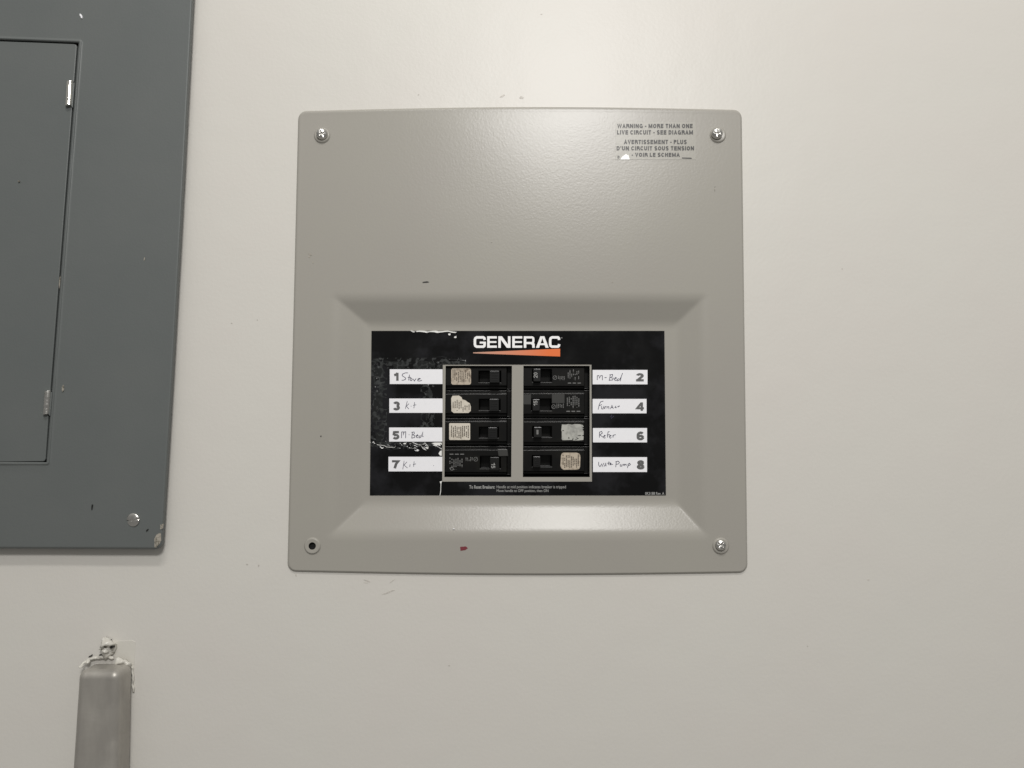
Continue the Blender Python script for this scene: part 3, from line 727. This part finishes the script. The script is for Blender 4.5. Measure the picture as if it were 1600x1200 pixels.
flat('scratch', [blot(888.8, 684.3, 1, 1.2, 0, 1, 8), blot(895, 686.4, .7, 1.8, 25, 2, 8), blot(902.5, 684.6, 2.2, .6, 30, 3, 8), blot(905, 680.4, 3.5, .5, 2, 4, 8), blot(880, 672.7, 1.2, .6, 0, 5, 8), blot(900, 686.5, 2.5, .4, -15, 6, 8)], TXT, 'dark_ink', s)
flat('printed_rating', lettering('I', 838.2, 671.6, 841.4, 678.8, .5), HB + .0064, 'print_grey', h7)
t8, h8 = breaker('R', 3, 'black breaker with stained tan sticker beside the strip numbered 8', (831.5, 862, 711.5, 729), (833, 713, 844.5, 730))
s = sticker('sticker', [(880, 707.2), (901, 707.2), (905.5, 709), (907, 712.5), (906.4, 729), (905, 732.6), (901.5, 733.9), (880.5, 733.9), (877, 731.5), (875.6, 728), (876.6, 711.5), (877.6, 709)], t8, 'tan', 'stained tan sticker')
flat('fine_print', rows_of_print(878.4, 709.8, 904.8, 731.6, 10, 8, .88, .5), TXT, 'print_brown', s)

# ------------------------------------------------------------------ dark grey load centre, cut by the left edge of the picture
GH = .0125
gp = thing('load_centre', 'large dark grey electrical panel with hinged door and a chipped lower right corner', 'electrical panel', P(0, 858, 0))
def Rx(y): return 301.3 - .0555 * y + 1.5 * math.sin(math.pi * max(0, min(1, y / 857)))
def Dx(y): return 128.2 - .0765 * y       # edge of the door opening
GB = 858.0
def dtop(x): return 64.5 + (x - 0) * .034
gxs = [-420, -300, -200, -100] + [-60 + 20 * k for k in range(0, 4)] + []
def g_map(U, V):
    """U: 0 at the door edge .. 1 at the outer edge, negative inside the door zone; V row"""
    y = V
    x = Dx(y) + U * (Rx(y) - Dx(y)) if U >= 0 else Dx(y) + U * 173
    h = GH
    w_ = (1 - U) * 173; d = min(w_, GB - V)
    cr = 11.0
    if w_ < cr and GB - V < cr:
        a = 1 - w_ / cr; b = 1 - (GB - V) / cr; m_ = max(a, b)
        if m_ > 0 and min(a, b) > 1e-6:
            q = m_ / math.hypot(a, b); x += -(a - a * q) * cr; y += -(b - b * q) * cr
        d = cr * (1 - m_)
    if d < 3.5: h = GH - .0042 + .0042 * math.sqrt(max(0, 1 - (1 - d / 3.5) ** 2))
    # bead round the door opening
    bead = 0
    dd = math.hypot(max(0, U * 173), max(0, V - 722.5, 66 - V)); bead = max(0, 1 - abs(dd - 2.2) / 2.6)
    h += .0012 * bead * (1 + .6 * noise.noise(Vector((x / 6, y / 9, 2))))
    h += .0004 * noise.noise(Vector((x / 120, y / 120, 5.5)))
    yy = y + (x - 120) * (.036 * max(0, (700 - y) / 700) + .004)
    return P(x, yy, h)
gu = [-3.4, -2.6, -1.8, -1.2, -.8, -.5, -.3, -.15, -.05, 0] + [k / 173 for k in (.8, 1.6, 2.4, 3.2, 4.2, 5, 8, 20, 40, 60, 80, 100, 120, 140, 155)] + [1 - k / 173 for k in (14, 11, 8, 5, 3.5, 2.6, 1.8, 1.1, .5, .15, 0)]
gv = lines(-160, GB, 14, [60, 61, 62, 63, 64, 65, 66, 722.5, 723.5, 724.5, 725.5, 727, 729] + [GB - k for k in (11, 8, 5, 3.5, 2.6, 1.8, 1.1, .5, .15)])
gcov = sheet('front_cover', gu, gv, g_map, 'grey', gp, skip=lambda u, v: u < 0 and 66 < v < 722.5, rim=.0022)
# near-black sheet, gap shade in its colour (set back from the cover's edge)
body = []
for (x, y) in ((Rx(-150) - 6, -150), (Rx(300) - 6, 300), (Rx(GB) - 7, GB - 6), (-400, GB - 8), (-400, -150)): body.append((x, y))
poly_slab('back_box', body, 0, .0012, 'interior', gp)
# door
def dedge(y): return Dx(y) - 3.0
dp = [(-400, dtop(0) + 4.6 - 14), (0, 64.2), (60, 66.4), (dedge(69) - 5, 68.6), (dedge(70) - 1.2, 69.6), (dedge(73), 73)]
dp += [(dedge(y), y) for y in (200, 350, 500, 650)] + [(dedge(716) + .6, 717), (dedge(719) - .6, 720), (dedge(720) - 3, 721), (0, 721.8), (-400, 725)]
door = poly_slab('door', dp, GH - .0035, GH - .0006, 'grey', gp, .0006)
# hinge knuckles
for (xa, ya, xb, yb, lab) in ((108.8, 127.5, 106.6, 165.5, 'bright worn hinge knuckle'), (74.2, 611, 71.4, 647.5, None)):
    a = Vector(P(xa + .6, ya, GH + .001)); b = Vector(P(xb + .6, yb, GH + .001)); ax = (b - a).normalized(); n = 20; V = []; rad = .0030 if lab else .0028
    s1 = ax.cross(Vector((0, 1, 0))).normalized(); s2 = Vector((0, 1, 0))
    for q, e in ((a, -.5), (b, .5)):
        for k in range(n):
            an = 2 * math.pi * k / n; v = s1 * math.cos(an) * rad * .95 + s2 * math.sin(an) * rad * .8
            V.append(tuple(q + v + ax * (math.cos(an) * -.0006)))
    Fc = [(k, (k + 1) % n, (k + 1) % n + n, k + n) for k in range(n)] + [tuple(range(n))[::-1], tuple(range(n, 2 * n))]
    hg = fix(obj('hinge', V, Fc, 'chrome' if lab else 'zinc', gp, False, lab)); bevel(hg, .0003, 2)
    poly_slab('hinge_leaf', [(xa + 4.6, ya + 2), (xa + 7.5, ya + 1), (xb + 6.6, yb + 3), (xb + 4.0, yb)], GH, GH + .0012, 'grey', gp, .0004)
screw(207, 812.5, GH, .0058, R(12), 'slot', gp, (2, -6), dome=.0017, stand=.0003)
for pts, m_ in (([(241, 842), (244.5, 835.5), (250, 832.5), (251.2, 834), (251.4, 845), (249, 850), (244, 855.4), (241.4, 855)], 'chip'), (blot(252, 823, 2.4, 4, 10, 3, 12, .4), 'chip'),
                (blot(126.4, 24.5, 1.4, 3.4, -20, 5), 'white'), (blot(229.8, 828.6, 2.3, 1.0, -45, 6), 'dark_ink'), (blot(143.5, 792, 1, 5, 5, 7), 'dark_ink'), (blot(29, 283, 1.3, 1, 0, 8), 'chip'),
                (blot(225.5, 404.5, .6, 3, 10, 9), 'chip'), (blot(98, 607, 1.6, 4.6, 0, 10), 'chip'), (blot(93, 440, .8, 9, 6, 13), 'chip')):
    poly_slab('paint_chip', pts, GH - .001, GH + .0007, m_, gcov)

# ------------------------------------------------------------------ steel wiring channel, lower left
DH = .026
ch = thing('wiring_channel', 'dull grey steel channel running down the wall at lower left, caulked at its top end', 'wiring channel', P(160, 1190, 0))
xl = P(119.5, 1060, DH)[0]; xr = P(209.0, 1060, 0)[0]; zt = P(160, 1034, 0)[2]; zb = P(160, 1420, 0)[2]
ln = -.0065
V = [(xl, 0, zt), (xr, 0, zt), (xr, -DH, zt), (xl, -DH, zt), (xl + ln, 0, zb), (xr + .002, 0, zb), (xr + .002, -DH, zb), (xl + ln, -DH, zb)]
o = fix(obj('channel_body', V, [(0, 1, 2, 3), (2, 3, 7, 6), (1, 2, 6, 5), (0, 3, 7, 4), (4, 5, 6, 7), (0, 1, 5, 4)], 'duct', ch))
bevel(o, .0068, 8, 30).modifiers['bevel'].harden_normals = True
for p in o.data.polygons: p.use_smooth = True
def lumpy(name, pl, r, seed, m, parent, h=.001, jit=.5):
    """lumpy bead along a pixel polyline; entries (px, py[, height])"""
    pts = []
    for a, b in zip(pl, pl[1:]):
        n = max(2, int(math.hypot(a[0] - b[0], a[1] - b[1]) / 1.1))
        pts += [tuple(a[q] + (b[q] - a[q]) * k / n for q in range(3)) for k in range(n)]
    pts.append(pl[-1]); V = []; Fc = []; n = 12
    cen = [Vector(P(p[0], p[1], p[2])) for p in pts]
    for k, c in enumerate(cen):
        t = (cen[min(k + 1, len(cen) - 1)] - cen[max(k - 1, 0)]).normalized(); u = t.cross(Vector((0, 1, 0))).normalized(); v = Vector((0, 1, 0))
        end = min(1, (k + .4) / 2.5, (len(cen) - k - .6) / 2.5)
        for q in range(n):
            a = 2 * math.pi * q / n
            rr_ = r * end * (1 + jit * noise.noise(Vector((k / 5.5, math.cos(a) * .8 + seed, math.sin(a) * .8))) * 1.8)
            V.append(tuple(c + u * math.cos(a) * rr_ + v * math.sin(a) * rr_))
    for k in range(len(cen) - 1):
        for q in range(n): Fc.append((k*n+q, k*n+(q+1) % n, (k+1)*n+(q+1) % n, (k+1)*n+q))
    Fc += [tuple(range(n))[::-1], tuple(range((len(cen)-1)*n, len(cen)*n))]
    return fix(obj(name, V, Fc, m, parent, True))
lumpy('caulk_bead', [(124, 1044, .010), (131, 1036, .006), (140, 1030, .003), (152, 1027, .002), (166, 1025, .002), (178, 1029, .002)], .0013, 1, 'caulk', ch)
lumpy('caulk_bead', [(180, 1032, .004), (188, 1034, .006), (197, 1037, .004), (204, 1043, .002)], .0024, 2, 'caulk', ch, jit=.7)
lumpy('caulk_bead', [(206, 1040, .001), (208, 1055, .001), (207.5, 1070, .001), (209, 1082, .001)], .0008, 3, 'caulk', ch, jit=.8)
lumpy('caulk_bead', [(137, 1038, .006), (139, 1030, .004)], .0014, 5, 'caulk', ch)
# knob of dried filler above the channel, its cavity shade painted as black slabs
lumpy('caulk_lump', [(161, 998, .001), (165, 1001, .003), (170, 1005, .003), (172, 1012, .003), (168, 1018, .003), (176, 1022, .002)], .0042, 9, 'caulk', ch, jit=1.0)
lumpy('caulk_lump', [(159, 1008, .001), (163, 1012, .002), (168, 1014, .002)], .0026, 4, 'caulk', ch, jit=.9)
for pts in (blot(163.5, 1005, 4.2, 1.3, -35, 2), blot(173.5, 1012, 2.6, 1.7, 10, 3), blot(157, 1023, 2.6, .9, -15, 4), blot(139.5, 1026, 1.8, .8, -50, 5)):
    poly_slab('cavity_shade', pts, 0, .0078, 'dark_ink', ch) if pts[0][0] > 160 else poly_slab('cavity_shade', pts, 0, .0042, 'dark_ink', ch)
poly_slab('paint_patch', [(176, 1002), (206, 1000.5), (211.5, 1003), (209.5, 1046), (196, 1040), (180, 1030)], 0, .0003, 'patch', W, .00015)
